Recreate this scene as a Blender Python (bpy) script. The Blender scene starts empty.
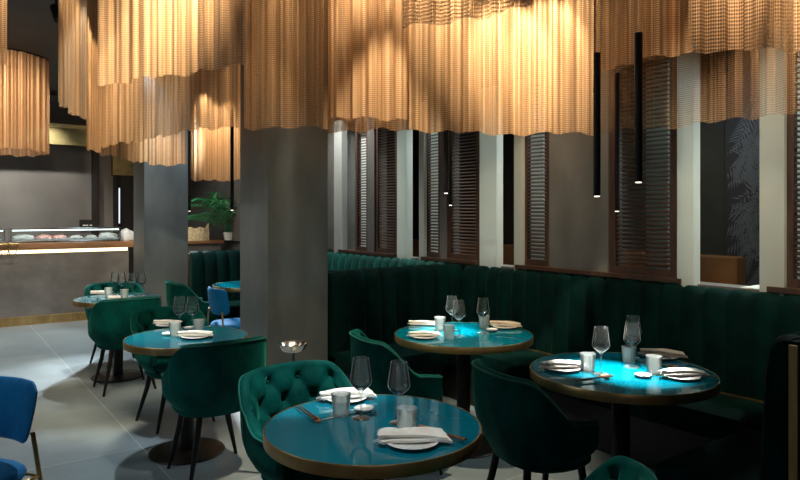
import bpy, bmesh, math, random
from mathutils import Vector, Matrix
random.seed(7)
C = bpy.context.scene.collection
PI = math.pi
A = math.radians(36)          # the room's axes are turned 36 degrees from the camera's view
CA, SA = math.cos(A), math.sin(A)
F, YH, EYE = 650.0, 214.0, 1.55

def uv(X, Y):                  # camera-aligned plan coordinates -> room plan coordinates
    return (X*CA + Y*SA, -X*SA + Y*CA)
def at(px, py, z):             # where the sight line through a pixel meets height z
    t = (z-EYE)/((YH-py)/F)
    x, y = uv((px-400)/F*t, t)
    return Vector((x, y, z))
def atd(px, Y):                # point in plan at depth Y along the column px
    return Vector(uv((px-400)/F*Y, Y))
def atu(px, u):                # v coordinate where column px meets the plane x=u
    dx = (px-400)/F
    Y = u/(dx*CA+SA)
    return (-dx*SA+CA)*Y

# ------------------------------------------------------------------ materials
def mat(name, col=(.5,.5,.5), rough=.5, metal=0.0, **kw):
    m = bpy.data.materials.new(name); m.use_nodes = True
    b = m.node_tree.nodes['Principled BSDF']
    b.inputs['Base Color'].default_value = (*col, 1)
    b.inputs['Roughness'].default_value = rough
    b.inputs['Metallic'].default_value = metal
    for k, v in kw.items():
        b.inputs[k.replace('_', ' ')].default_value = v
    return m
def N(m, t, **kw):
    n = m.node_tree.nodes.new(t)
    for k, v in kw.items():
        if k.startswith('i_'): n.inputs[k[2:].replace('_', ' ')].default_value = v
        else: setattr(n, k, v)
    return n
def L(m, a, ao, b, bi):
    m.node_tree.links.new(a.outputs[ao], b.inputs[bi])
def noisy(m, c1, c2, scale=3, stretch=(1,1,1), detail=6, p1=.35, p2=.65, bump=0, bscale=None, rough=None):
    b = m.node_tree.nodes['Principled BSDF']
    tc = N(m, 'ShaderNodeTexCoord'); mp = N(m, 'ShaderNodeMapping'); mp.inputs['Scale'].default_value = stretch
    L(m, tc, 'Object', mp, 'Vector')
    n = N(m, 'ShaderNodeTexNoise', i_Scale=scale, i_Detail=detail, i_Roughness=.6); L(m, mp, 'Vector', n, 'Vector')
    r = N(m, 'ShaderNodeValToRGB')
    r.color_ramp.elements[0].position = p1; r.color_ramp.elements[0].color = (*c1, 1)
    r.color_ramp.elements[1].position = p2; r.color_ramp.elements[1].color = (*c2, 1)
    L(m, n, 'Fac', r, 'Fac'); L(m, r, 'Color', b, 'Base Color')
    if bump:
        n2 = N(m, 'ShaderNodeTexNoise', i_Scale=bscale or scale*4, i_Detail=4); L(m, mp, 'Vector', n2, 'Vector')
        bp = N(m, 'ShaderNodeBump', i_Strength=bump, i_Distance=.01); L(m, n2, 'Fac', bp, 'Height'); L(m, bp, 'Normal', b, 'Normal')
    return m
def velvet(name, c1, c2, sheen=.6, tint=(.3,.9,.7), scale=7):
    m = mat(name, c1, .75)
    b = m.node_tree.nodes['Principled BSDF']
    b.inputs['Sheen Weight'].default_value = sheen
    b.inputs['Sheen Roughness'].default_value = .35
    b.inputs['Sheen Tint'].default_value = (*tint, 1)
    b.inputs['Specular IOR Level'].default_value = .2
    noisy(m, c1, c2, scale, (1,1,.6), 4, .35, .7, .25, 60)
    return m

M = {}
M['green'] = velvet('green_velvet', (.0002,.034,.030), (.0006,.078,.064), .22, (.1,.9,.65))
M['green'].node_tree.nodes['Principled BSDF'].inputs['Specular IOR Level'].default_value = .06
M['green_shaded'] = velvet('shaded_green_velvet', (.0003,.0078,.0072), (.0006,.019,.017), .04)  # darker copy of the velvet, the booth's shade put into its colour
M['green_shaded'].node_tree.nodes['Principled BSDF'].inputs['Specular IOR Level'].default_value = .06
M['green_lit'] = velvet('lit_green_velvet', (.0005,.05,.042), (.001,.09,.072), .2)  # lighter copy, the next booth's bright light put into its colour
M['blue'] = velvet('blue_velvet', (.000,.10,.27), (.002,.17,.42), .4, (.2,.5,1))
M['piping'] = velvet('highlight_piping', (.004,.07,.055), (.006,.10,.08), .5)  # lighter than the shell, the rim highlight put into the colour
M['button'] = velvet('button_velvet', (.002,.035,.028), (.003,.05,.04), .2)
M['black'] = mat('black_metal', (.012,.011,.011), .42, .6)
M['blackmatte'] = mat('matte_black', (.01,.009,.009), .6)
M['brass'] = noisy(mat('brushed_brass', (.5,.34,.15), .34, .9), (.42,.27,.11), (.60,.42,.19), 8, (1,1,.3))
M['brassbright'] = mat('polished_brass', (.75,.58,.28), .25, 1.0)
M['bronze'] = noisy(mat('dark_bronze', (.03,.02,.016), .4, .6), (.018,.013,.011), (.036,.024,.018), 6)
M['teal'] = mat('teal_lacquer', (.0,.105,.165), .07)
M['teal'].node_tree.nodes['Principled BSDF'].inputs['Coat Weight'].default_value = .25
M['teal'].node_tree.nodes['Principled BSDF'].inputs['Coat Roughness'].default_value = .03
noisy(M['teal'], (.0,.125,.19), (.0005,.16,.225), 5, p1=.3, p2=.8)
M['steel'] = mat('polished_steel', (.7,.7,.68), .18, 1.0)
M['pane'] = mat('case_glass', (.95,1,.99), .02, 0, Transmission_Weight=1.0, IOR=1.1)
M['china'] = mat('white_china', (.82,.82,.79), .18)
M['linen'] = noisy(mat('white_linen', (.8,.78,.72), .9), (.72,.69,.62), (.85,.83,.78), 20, bump=.3, bscale=120)
M['linen_b'] = noisy(mat('beige_linen', (.6,.52,.42), .9), (.50,.43,.34), (.64,.56,.46), 20, bump=.3, bscale=120)
M['stickwood'] = noisy(mat('dark_stick_wood', (.06,.025,.012), .35), (.05,.02,.012), (.11,.045,.02), 30)
M['restwood'] = noisy(mat('rest_wood', (.3,.13,.05), .45), (.20,.08,.03), (.40,.20,.08), 40)
M['walnut'] = noisy(mat('walnut', (.08,.032,.018), .42), (.034,.017,.011), (.072,.036,.022), 4, (8,8,.8))
M['slat'] = noisy(mat('slat_walnut', (.07,.03,.02), .35), (.032,.016,.012), (.062,.032,.021), 5, (3,1,8))
M['oak'] = noisy(mat('counter_wood', (.25,.12,.05), .4), (.19,.09,.04), (.32,.17,.08), 4, (1,8,8))
M['pale'] = noisy(mat('pale_plaster', (.60,.63,.60), .55), (.50,.53,.50), (.66,.69,.66), 2.5, (1,1,.35))
def sheer(name, col):
    m = mat(name, col, .7); b = m.node_tree.nodes['Principled BSDF']; out = m.node_tree.nodes['Material Output']
    tl = N(m, 'ShaderNodeBsdfTranslucent'); tl.inputs['Color'].default_value = (*col, 1)
    mx = N(m, 'ShaderNodeMixShader'); mx.inputs[0].default_value = .55
    L(m, b, 'BSDF', mx, 1); L(m, tl, 'BSDF', mx, 2); L(m, mx, 'Shader', out, 'Surface'); return m
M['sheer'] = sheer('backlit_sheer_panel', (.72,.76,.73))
M['stone'] = noisy(mat('dark_plaster', (.13,.12,.11), .55), (.085,.083,.078), (.14,.135,.128), 2.2, (1,1,.6), bump=.08)
M['column'] = noisy(mat('brushed_column_metal', (.115,.112,.108), .42, .3), (.088,.100,.103), (.19,.212,.216), 1.6, (1,1,.45), 5, .3, .72, bump=.05)
M['panel'] = noisy(mat('grey_counter_panel', (.12,.115,.105), .5), (.095,.09,.083), (.15,.142,.13), 2.6, (1,1,1.2), bump=.05)
M['backwall'] = noisy(mat('grey_back_wall', (.16,.155,.145), .7), (.13,.125,.12), (.18,.175,.165), 1.2)
M['dark'] = noisy(mat('dark_olive_wall', (.02,.022,.018), .8), (.016,.018,.014), (.026,.028,.022), 2)
M['ceiling'] = noisy(mat('dark_ceiling', (.12,.11,.10), .8), (.10,.092,.082), (.13,.12,.108), 1)
M['amber'] = noisy(mat('amber_leather', (.22,.09,.018), .45), (.12,.045,.010), (.18,.08,.02), 3)
M['soffit'] = noisy(mat('olive_brass_soffit', (.3,.26,.12), .4, .6), (.20,.17,.07), (.40,.34,.16), 3)
M['leaf'] = noisy(mat('palm_leaf', (.02,.2,.07), .4), (.015,.16,.055), (.07,.36,.14), 9)
M['leafgrey'] = mat('wallpaper_leaf', (.09,.10,.11), .5)
M['paperdark'] = mat('wallpaper_ground', (.018,.02,.022), .7)
M['cream'] = noisy(mat('cream_bread', (.62,.5,.3), .7), (.48,.36,.19), (.75,.66,.45), 30, bump=.5)
M['ice'] = noisy(mat('crushed_ice', (.85,.9,.92), .3), (.7,.76,.8), (.92,.95,.96), 40, bump=.8, bscale=60)
M['pinkfish'] = noisy(mat('pink_fish', (.75,.35,.28), .3), (.72,.28,.2), (.88,.6,.52), 25, (1,6,1), bump=.3)
M['whitefish'] = noisy(mat('white_fish', (.85,.8,.74), .3), (.75,.68,.6), (.9,.87,.82), 25, (1,6,1), bump=.3)
def thin_glass(name, tint, body=0.0, rough=.02, boost=.06, edge=0):
    m = bpy.data.materials.new(name); m.use_nodes = True; nt = m.node_tree; nt.nodes.clear()
    out = N(m, 'ShaderNodeOutputMaterial'); tr = N(m, 'ShaderNodeBsdfTransparent'); tr.inputs['Color'].default_value = (*tint, 1)
    gl = N(m, 'ShaderNodeBsdfGlossy'); gl.inputs['Roughness'].default_value = rough
    lw = N(m, 'ShaderNodeFresnel'); lw.inputs['IOR'].default_value = 1.3
    ad = N(m, 'ShaderNodeMath', operation='ADD', use_clamp=True); L(m, lw, 'Fac', ad, 0); ad.inputs[1].default_value = boost
    base = tr; bo = 'BSDF'
    if body:
        df = N(m, 'ShaderNodeBsdfDiffuse'); df.inputs['Color'].default_value = (.85,.9,.88,1)
        tl = N(m, 'ShaderNodeBsdfTranslucent'); tl.inputs['Color'].default_value = (.85,.9,.88,1)
        a1 = N(m, 'ShaderNodeMixShader'); a1.inputs[0].default_value = .5; L(m, df, 'BSDF', a1, 1); L(m, tl, 'BSDF', a1, 2)
        a2 = N(m, 'ShaderNodeMixShader'); a2.inputs[0].default_value = body
        if edge:      # white mixed in towards the outline, painting its edge highlights
            lf = N(m, 'ShaderNodeLayerWeight'); lf.inputs['Blend'].default_value = .5
            pw = N(m, 'ShaderNodeMath', operation='POWER'); L(m, lf, 'Facing', pw, 0); pw.inputs[1].default_value = 4.5
            ml = N(m, 'ShaderNodeMath', operation='MULTIPLY_ADD'); L(m, pw, 'Value', ml, 0); ml.inputs[1].default_value = edge; ml.inputs[2].default_value = body
            L(m, ml, 'Value', a2, 0)
        pass; L(m, tr, 'BSDF', a2, 1); L(m, a1, 'Shader', a2, 2)
        base = a2; bo = 'Shader'
    mx = N(m, 'ShaderNodeMixShader'); L(m, ad, 'Value', mx, 0); L(m, base, bo, mx, 1); L(m, gl, 'BSDF', mx, 2); L(m, mx, 'Shader', out, 'Surface')
    return m
M['glass'] = thin_glass('clear_glass', (.985,.995,.99), .02, .04, .03, 1.5)
M['frost'] = thin_glass('ribbed_frosted_glass', (.95,.97,.96), .40, .2, .03)
def emit(name, col, s):
    m = mat(name, (0,0,0), .5); b = m.node_tree.nodes['Principled BSDF']
    b.inputs['Emission Color'].default_value = (*col, 1); b.inputs['Emission Strength'].default_value = s
    return m
M['led'] = emit('case_led', (.85,.97,1), 24)
M['warmled'] = emit('warm_led', (1,.82,.5), 3.0)
M['lens'] = emit('pendant_lens', (1,.9,.7), 4)
M['barled'] = emit('doorway_tube', (.8,.9,1), 1.2)

# floor: large honed stone tiles with thin joints along the room's axes
m = mat('stone_tile', (.3,.31,.31), .42); M['floor'] = m
b = m.node_tree.nodes['Principled BSDF']
tc = N(m, 'ShaderNodeTexCoord'); mp = N(m, 'ShaderNodeMapping'); mp.inputs['Rotation'].default_value = (0,0,PI/2)
mp.inputs['Location'].default_value = (0.0, -.25, 0)
L(m, tc, 'Object', mp, 'Vector')
br = N(m, 'ShaderNodeTexBrick', offset=.5, i_Scale=1.0)
br.inputs['Brick Width'].default_value = 1.8; br.inputs['Row Height'].default_value = .9
br.inputs['Mortar Size'].default_value = .003; br.inputs['Mortar Smooth'].default_value = .1
br.inputs['Color1'].default_value = (.165,.205,.222,1); br.inputs['Color2'].default_value = (.20,.24,.258,1)
br.inputs['Mortar'].default_value = (.42,.43,.42,1)
L(m, mp, 'Vector', br, 'Vector')
nz = N(m, 'ShaderNodeTexNoise', i_Scale=1.7, i_Detail=8, i_Roughness=.65); L(m, tc, 'Object', nz, 'Vector')
mx = N(m, 'ShaderNodeMixRGB', blend_type='OVERLAY'); mx.inputs['Fac'].default_value = .55
L(m, br, 'Color', mx, 'Color1'); L(m, nz, 'Fac', mx, 'Color2'); L(m, mx, 'Color', b, 'Base Color')
rr = N(m, 'ShaderNodeMapRange'); rr.inputs['To Min'].default_value = .28; rr.inputs['To Max'].default_value = .55
L(m, nz, 'Fac', rr, 'Value'); L(m, rr, 'Result', b, 'Roughness')

# chain-mesh veil: strands of small copper-gold links with gaps between them
def veil(name, pitch=.02, base=(.62,.36,.15), cover=.78):
    m = bpy.data.materials.new(name); m.use_nodes = True
    nt = m.node_tree; b = nt.nodes['Principled BSDF']; out = nt.nodes['Material Output']
    u = N(m, 'ShaderNodeUVMap'); sp = N(m, 'ShaderNodeSeparateXYZ'); L(m, u, 'UV', sp, 'Vector')
    def mth(op, a, bb=None):
        n = N(m, 'ShaderNodeMath', operation=op)
        for i, v in enumerate((a, bb)):
            if v is None: continue
            if isinstance(v, (int, float)): n.inputs[i].default_value = v
            else: nt.links.new(v, n.inputs[i])
        return n.outputs[0]
    k = 2*PI/pitch
    su = mth('MULTIPLY', sp.outputs['X'], k); sv = mth('MULTIPLY', sp.outputs['Y'], k*.62)
    d1 = mth('SINE', mth('ADD', su, sv)); d2 = mth('SINE', mth('SUBTRACT', su, sv))
    g = mth('MULTIPLY', d1, d2)                       # link lattice, -1..1
    # irregular density of the strands along the curtain
    cb = N(m, 'ShaderNodeCombineXYZ'); nt.links.new(sp.outputs['X'], cb.inputs['X'])
    n1 = N(m, 'ShaderNodeTexNoise', i_Scale=22.0, i_Detail=6, i_Roughness=.85); L(m, cb, 'Vector', n1, 'Vector')
    dens = mth('MULTIPLY', mth('SUBTRACT', n1.outputs['Fac'], .5), 1.6)
    a = mth('ADD', mth('ADD', mth('MULTIPLY', g, .55), cover), dens)
    n = N(m, 'ShaderNodeClamp'); nt.links.new(a, n.inputs['Value']); n.inputs['Min'].default_value = .18
    rp = N(m, 'ShaderNodeValToRGB')
    rp.color_ramp.elements[0].position = .36; rp.color_ramp.elements[0].color = (base[0]*.5, base[1]*.40, base[2]*.32, 1)
    rp.color_ramp.elements[1].position = .64; rp.color_ramp.elements[1].color = (min(1,base[0]*1.3), base[1]*1.35, base[2]*1.5, 1)
    n3 = N(m, 'ShaderNodeTexNoise', i_Scale=40.0, i_Detail=4, i_Roughness=.7); L(m, cb, 'Vector', n3, 'Vector')
    L(m, n3, 'Fac', rp, 'Fac')
    L(m, rp, 'Color', b, 'Base Color')
    b.inputs['Metallic'].default_value = .35; b.inputs['Roughness'].default_value = .5
    tl = N(m, 'ShaderNodeBsdfTranslucent'); L(m, rp, 'Color', tl, 'Color')
    m1 = N(m, 'ShaderNodeMixShader'); m1.inputs[0].default_value = .35
    L(m, b, 'BSDF', m1, 1); L(m, tl, 'BSDF', m1, 2)
    tr = N(m, 'ShaderNodeBsdfTransparent')
    m2 = N(m, 'ShaderNodeMixShader'); L(m, n, 'Result', m2, 0); L(m, tr, 'BSDF', m2, 1); L(m, m1, 'Shader', m2, 2)
    L(m, m2, 'Shader', out, 'Surface')
    return m
M['veil'] = veil('copper_chain_mesh', .016, (.68,.42,.21), .80)
M['veil_open'] = veil('open_copper_chain_mesh', .021, (.68,.42,.22), .55)
M['veil_thin'] = veil('thin_copper_chain_mesh', .016, (.50,.29,.13), .50)
M['veil_sheer'] = veil('sheerest_copper_chain_mesh', .016, (.50,.29,.13), .30)

# ------------------------------------------------------------------ mesh helpers
def link(name, bm, m, parent=None, smooth=True, loc=None):
    bmesh.ops.recalc_face_normals(bm, faces=bm.faces)
    me = bpy.data.meshes.new(name); bm.to_mesh(me); bm.free()
    for mm in (m if isinstance(m, (list, tuple)) else [m]): me.materials.append(mm)
    if smooth:
        me.polygons.foreach_set('use_smooth', [True]*len(me.polygons))
        try: me.set_sharp_from_angle(angle=math.radians(38))
        except Exception: pass
    o = bpy.data.objects.new(name, me); C.objects.link(o)
    if parent is not None: o.parent = parent
    if loc is not None: o.location = loc
    return o
def tag(o, label, cat, group=None):
    o['label'] = label; o['category'] = cat
    if group: o['group'] = group
    return o
def thing(name, label, cat, loc=(0,0,0), rz=0, group=None):
    o = bpy.data.objects.new(name, None); C.objects.link(o)
    o.empty_display_size = .1
    o.location = loc; o.rotation_euler = (0,0,rz)
    return tag(o, label, cat, group)
def dup(o, loc=None, rz=None, label=None, group=None, parent=None, cat=None):
    c = o.copy(); C.objects.link(c)
    if parent is not None: c.parent = parent
    for ch in list(o.children): dup(ch, parent=c)
    if loc is not None: c.location = loc
    if rz is not None: c.rotation_euler = (0,0,rz)
    if label: c['label'] = label
    if group: c['group'] = group
    return c
def box(bm, x0, x1, y0, y1, z0, z1, bev=0, mi=0):
    r = bmesh.ops.create_cube(bm, size=1)
    vs = r['verts']
    for v in vs:
        v.co = Vector(((x0+x1)/2+v.co.x*(x1-x0), (y0+y1)/2+v.co.y*(y1-y0), (z0+z1)/2+v.co.z*(z1-z0)))
    fs = {f for v in vs for f in v.link_faces}
    for f in fs: f.material_index = mi
    if bev:
        es = list({e for v in vs for e in v.link_edges})
        bmesh.ops.bevel(bm, geom=es, offset=bev, segments=2, profile=.6, affect='EDGES')
    return bm
def BX(*a, **k): return box(bmesh.new(), *a, **k)
def lathe(bm, prof, n=32, cx=0, cy=0, z=0, closed=False):
    rings = []
    for r, h in prof:
        if r < 1e-6: rings.append([bm.verts.new((cx, cy, z+h))])
        else: rings.append([bm.verts.new((cx+r*math.cos(2*PI*i/n), cy+r*math.sin(2*PI*i/n), z+h)) for i in range(n)])
    pr = list(zip(rings[:-1], rings[1:]))
    if closed: pr.append((rings[-1], rings[0]))
    for a, b_ in pr:
        for i in range(n):
            j = (i+1) % n
            if len(a) == 1 and len(b_) == 1: continue
            if len(a) == 1: bm.faces.new((a[0], b_[i], b_[j]))
            elif len(b_) == 1: bm.faces.new((a[i], a[j], b_[0]))
            else: bm.faces.new((a[i], a[j], b_[j], b_[i]))
    return bm
def tube(bm, pts, rads, n=12, caps=True):
    pts = [Vector(p) for p in pts]
    if isinstance(rads, (int, float)): rads = [rads]*len(pts)
    rings = []; ref = None
    for i, p in enumerate(pts):
        d = (pts[min(i+1, len(pts)-1)]-pts[max(i-1, 0)]).normalized()
        if ref is None: ref = d.orthogonal().normalized()
        ref = (ref-d*ref.dot(d)).normalized(); s = d.cross(ref)
        rings.append([bm.verts.new(p+(ref*math.cos(2*PI*k/n)+s*math.sin(2*PI*k/n))*rads[i]) for k in range(n)])
    for a, b_ in zip(rings[:-1], rings[1:]):
        for k in range(n):
            j = (k+1) % n; bm.faces.new((a[k], a[j], b_[j], b_[k]))
    if caps:
        bm.faces.new(rings[0][::-1]); bm.faces.new(rings[-1])
    return bm
def grid(bm, rows, mi=0, closed=False):
    V = [[bm.verts.new(p) for p in r] for r in rows]
    for a, b_ in zip(V[:-1], V[1:]):
        n = len(a)
        for k in range(n if closed else n-1):
            j = (k+1) % n
            f = bm.faces.new((a[k], a[j], b_[j], b_[k])); f.material_index = mi
    return V
def sm(a, b_, x):
    t = max(0, min(1, (x-a)/(b_-a))); return t*t*(3-2*t)
def struct(name, bm, m, smooth=False, parent=None, loc=None):
    o = link(name, bm, m, parent, smooth, loc)
    if parent is None: o['kind'] = 'structure'
    return o

# ------------------------------------------------------------------ camera
cam = bpy.data.cameras.new('camera'); co = bpy.data.objects.new('camera', cam); C.objects.link(co)
cam.sensor_width = 36; cam.sensor_fit = 'HORIZONTAL'; cam.lens = F/800*36
cam.shift_y = -(240-YH)/800; cam.clip_start = .05
co.location = (0,0,EYE); co.rotation_euler = (PI/2, 0, -A)
bpy.context.scene.camera = co

# ------------------------------------------------------------------ the setting
CEIL = 3.6; WU = 4.06
struct('floor', BX(-9, 9, -4, 16, -.1, 0), M['floor'])
struct('ceiling', BX(-9, 9, -4, 16, CEIL, CEIL+.1), M['ceiling'])
struct('wall_back', BX(-9, 9, 12.6, 12.8, 0, CEIL), M['backwall'])
struct('wall_left', BX(-9.1, -9, -4, 16, 0, CEIL), M['stone'])
struct('wall_front', BX(-9, 9, -4.1, -4, 0, CEIL), M['stone'])
# wall on the banquette side: solid below the ledge, header above the screens
LEDGE = 1.11; TOP = 2.66
struct('wall_right', BX(WU+.02, WU+.20, .2, 12.6, 0, LEDGE-.02), M['stone'])
struct('trim_1', BX(WU, WU+.22, .2, 12.6, TOP, CEIL), M['walnut'])
struct('wall_room_beyond', BX(6.5, 6.6, .0, 12.6, 0, CEIL), M['dark'])
struct('wall_room_beyond_near', BX(WU+.02, 6.6, -.2, -.1, 0, CEIL), M['dark'])
# palm-leaf wallpaper on the far wall of the room beyond
bm = bmesh.new(); box(bm, 6.47, 6.5, 0, 3.36, .2, 3.2)
rnd = random.Random(3)
for i in range(230):
    yy = rnd.uniform(.4, 3.2); zz = rnd.uniform(.7, 2.9); ang = rnd.uniform(-.9, .9)+PI*rnd.choice((.5, -.4)); ln = rnd.uniform(.35, .6)
    prev = None
    for k in range(15):
        t = k/14; a2 = ang + .7*t
        px_, pz_ = yy+math.cos(ang+.35*t)*ln*t, zz+math.sin(ang+.35*t)*ln*t
        w = .16*(math.sin(PI*(.12+.85*t)))
        for sgn in (1, -1):
            dA = a2+sgn*.75
            ey, ez = px_+math.cos(dA)*w, pz_+math.sin(dA)*w
            ny, nz_ = -math.sin(dA)*.009, math.cos(dA)*.009
            my, mz = px_+math.cos(dA)*w*.45, pz_+math.sin(dA)*w*.45
            pp = [(px_, pz_), (my+ny, mz+nz_), (ey, ez), (my-ny, mz-nz_)]
            if all(0.02 < q[0] < 3.34 and .22 < q[1] < 3.18 for q in pp):
                xx = 6.468-.0004*(i % 5)
                f = bm.faces.new([bm.verts.new((xx, q[0], q[1])) for q in pp]); f.material_index = 1
struct('wall_beyond_wallpaper', bm, [M['paperdark'], M['leafgrey']])

def W(px, u=WU): return atu(px, u)
# pale pilasters beside the openings, with their deep reveals
n = 1
def pilaster(v0, v1, u0=WU-.03, u1=WU+.24, z0=LEDGE-.04):
    global n
    n += 1
    struct('trim_%d' % n, BX(u0, u1, v0, v1, z0, TOP+.02), M['sheer'])
# (left px, right px) of every pale pilaster seen in the photograph
PALE = [(334,341.5), (397,406.5), (419,424), (479.5,496.5), (514,522), (677,693.5), (759.5,784)]
for a, b_ in PALE:
    pilaster(W(b_, WU-.03), W(a, WU-.03), u1=WU+.05)
n = 20
# flat grey wall pier between two shutters, and the slim piers farther on
for a, b_, mm in ((550,609,'stone'), (440.5,447,'stone'), (368,375,'stone')):
    n += 1
    struct('wall_pier_%d' % (n-20), BX(WU-.01, WU+.16, W(b_), W(a), LEDGE, TOP), M[mm])
# walnut ledge in lengths under the shutters
n = 30
for a, b_ in ((518,684), (424,479), (341,397), (770,880)):
    n += 1
    struct('trim_%d' % n, BX(WU-.045, WU+.2, W(b_), W(a), LEDGE-.022, LEDGE+.012, bev=.004), M['walnut'])
struct('trim_40', BX(WU-.02, WU+.2, W(343), 12.5, LEDGE, TOP), M['stone'])
# pale stone sill in the wide opening
struct('trim_41', BX(WU+.03, WU+.36, W(759), W(738), LEDGE-.045, LEDGE-.015), M['pale'])

def shutter(a, b_, label, back=None):
    v0, v1 = W(b_), W(a)
    t = thing('louvered_shutter', label, 'shutter', (WU+.03, (v0+v1)/2, LEDGE+.012), 0, 'walnut louvered shutters above the banquette')
    h = TOP-LEDGE-.012; w = v1-v0; fw = min(.05, w*.16)
    bm = bmesh.new()
    box(bm, -.025, .025, -w/2, -w/2+fw, 0, h); box(bm, -.025, .025, w/2-fw, w/2, 0, h)
    box(bm, -.025, .025, -w/2+fw, w/2-fw, 0, .05); box(bm, -.025, .025, -w/2+fw, w/2-fw, h-.05, h)
    link('frame', bm, M['walnut'], t, False)
    bm = bmesh.new(); k = 46
    for i in range(k):
        z = .06+(h-.12)*(i+.5)/k
        r = bmesh.ops.create_cube(bm, size=1)
        bmesh.ops.scale(bm, vec=(.032, w-2*fw, .006), verts=r['verts'])
        bmesh.ops.rotate(bm, cent=(0,0,0), matrix=Matrix.Rotation(math.radians(-24), 3, 'Y'), verts=r['verts'])
        bmesh.ops.translate(bm, vec=(0,0,z), verts=r['verts'])
    link('slats', bm, M['slat'], t, False)
    return t
shutter(355, 368, 'narrow louvered shutter farthest left on the wall, left of the slim grey post')
shutter(375, 397, 'louvered shutter with broad brown right frame left of the pale post beside the leftmost column')
shutter(424, 440.5, 'narrow pale-lit louvered shutter just left of the slim hanging tube lamps')
shutter(447, 479.5, 'dark louvered shutter behind the middle booth table, right of the slim tube lamps')
shutter(522, 550, 'narrow louvered shutter touching the left edge of the wide grey wall pier')
shutter(609, 677, 'widest dark walnut louvered shutter, behind the two black pendant tubes')
shutter(784, 872, 'brightly backlit louvered shutter cut off by the right edge of the picture')
# pale panels added behind some shutters, showing as light bars between the slats
M['sheer_dim'] = sheer('dim_sheer_panel', (.30,.33,.30))  # darker copy of the sheer, weaker light put into its colour
M['sheer_mid'] = sheer('half_dim_sheer_panel', (.5,.53,.5))  # half-dark copy of the sheer, middling light put into its colour
def backing(a, b_, label):
    u = WU+.17
    v0, v1 = atu(b_, u), atu(a, u)
    t = thing('light_bar_panel', label, 'backing', (u+.01, (v0+v1)/2, LEDGE+.0), 0)
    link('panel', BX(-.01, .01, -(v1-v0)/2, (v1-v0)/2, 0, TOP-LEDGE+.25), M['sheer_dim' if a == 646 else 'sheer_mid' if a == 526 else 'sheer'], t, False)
    return t
backing(526, 543, 'added pale panel glowing through the shutter left of the wide grey pier')
backing(429, 439.5, 'added pale panel seen through the narrow shutter left of the tube lamps')
backing(360, 367, 'added pale panel seen through the leftmost narrow shutter')
backing(646, 668, 'added pale panel behind the widest shutter, bright near its top')
backing(786, 860, 'added pale panel behind the shutter at the right edge')

# amber leather bench in the room beyond
t = thing('leather_bench', 'amber leather bench seen through the openings in the far room', 'bench', (5.6, 6, 0))
link('backrest', BX(.0, .16, -3.2, 4.5, .0, 1.18, bev=.03), M['amber'], t)
link('seat', BX(-.5, .0, -3.2, 4.5, .0, .44, bev=.03), M['amber'], t)

# square columns
def column(u0, v0, s, w, i):
    return struct('wall_column_%d' % i, BX(u0, u0+s, v0, v0+w, 0, CEIL, bev=.006), M['column'])
column(2.078, 4.56, .52, .54, 1)
column(2.08, 8.03, .52, .50, 2)

# bar counter
t = thing('bar_counter', 'long grey-fronted bar counter with wooden top and brass kick strip', 'counter', (0, 10.39, 0))
U1 = 2.47
link('front_panel', BX(-8.5, U1, .02, .75, .0, 1.0), M['panel'], t, False)
link('kick_strip', BX(-8.5, U1, -.005, .02, .0, .12, bev=.003), M['brass'], t, False)
link('light_strip', BX(-8.5, U1-.02, .0, .018, 1.0, 1.045), M['warmled'], t, False)
link('worktop', BX(-8.5, U1+.12, -.02, .8, 1.05, 1.135, bev=.006), M['oak'], t)
# back of the bar
struct('trim_50', BX(2.36, 2.46, 12.5, 12.6, 0, CEIL), M['blackmatte'])
struct('trim_51', BX(-9, 2.62, 12.2, 12.6, 2.72, 3.08), M['soffit'])
struct('trim_52', BX(-9, 2.62, 12.18, 12.2, 3.0, 3.06), M['brassbright'])
bm = bmesh.new(); ux0 = 2.72; box(bm, ux0, ux0+.62, 12.52, 12.6, 0, 2.25)
struct('door_1', bm, M['blackmatte'])
struct('trim_53', BX(2.68, 3.5, 12.44, 12.6, 2.25, 2.68), M['soffit'])
t = thing('light_tube', 'thin bluish vertical light tube at the dark doorway behind the bar', 'light', (2.80, 12.48, 1.2))
link('diffuser', tube(bmesh.new(), [(0,0,.18), (0,0,.82)], .012, 10), M['barled'], t)
link('holder', BX(-.03, .03, .0, .03, -1.2, 1.15), M['black'], t, False)
# small black menu panel on the bar back wall
P = atd(89, 10.9)
t = thing('wall_panel', 'small black switch panel with pale marks above the display case', 'panel', (2.28, 12.58, 1.31))
link('plate', BX(-.12, .12, -.03, .02, 0, .14, bev=.004), M['blackmatte'], t, False)
bm = bmesh.new()
for i, w_ in enumerate((.05, .03, .04)): box(bm, -.07+i*.055, -.07+i*.055+w_, -.034, -.03, .03, .05)
link('marks', bm, M['china'], t, False)

# refrigerated display cases on the bar
def case(u0, u1, label):
    t = thing('display_case', label, 'display case', (u0, 10.45, 1.135))
    w = u1-u0
    link('tray', BX(0, w, 0, .42, 0, .035, bev=.004), M['steel'], t)
    link('ice_bed', BX(.02, w-.02, .02, .40, .035, .06), M['ice'], t, False)
    bm = bmesh.new()
    box(bm, .0, w, .0, .006, .035, .19); box(bm, .0, .006, .006, .42, .035, .19); box(bm, w-.006, w, .006, .42, .035, .19)
    link('glass_panes', bm, M['pane'], t, False)
    link('top_frame', BX(-.005, w+.005, -.005, .43, .19, .215, bev=.004), M['steel'], t)
    link('led_strip', BX(.02, w-.02, .012, .035, .178, .19), M['led'], t, False)
    return t
ca = at(11, 249, 1.06); cb_ = at(120, 247, 1.06)
U_A, U_B = .93, 2.36
case(U_A, U_B, 'long lit glass display case on the bar with fish on ice')
case(-.9, .86, 'second glass display case on the bar cut off at the left edge')
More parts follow.
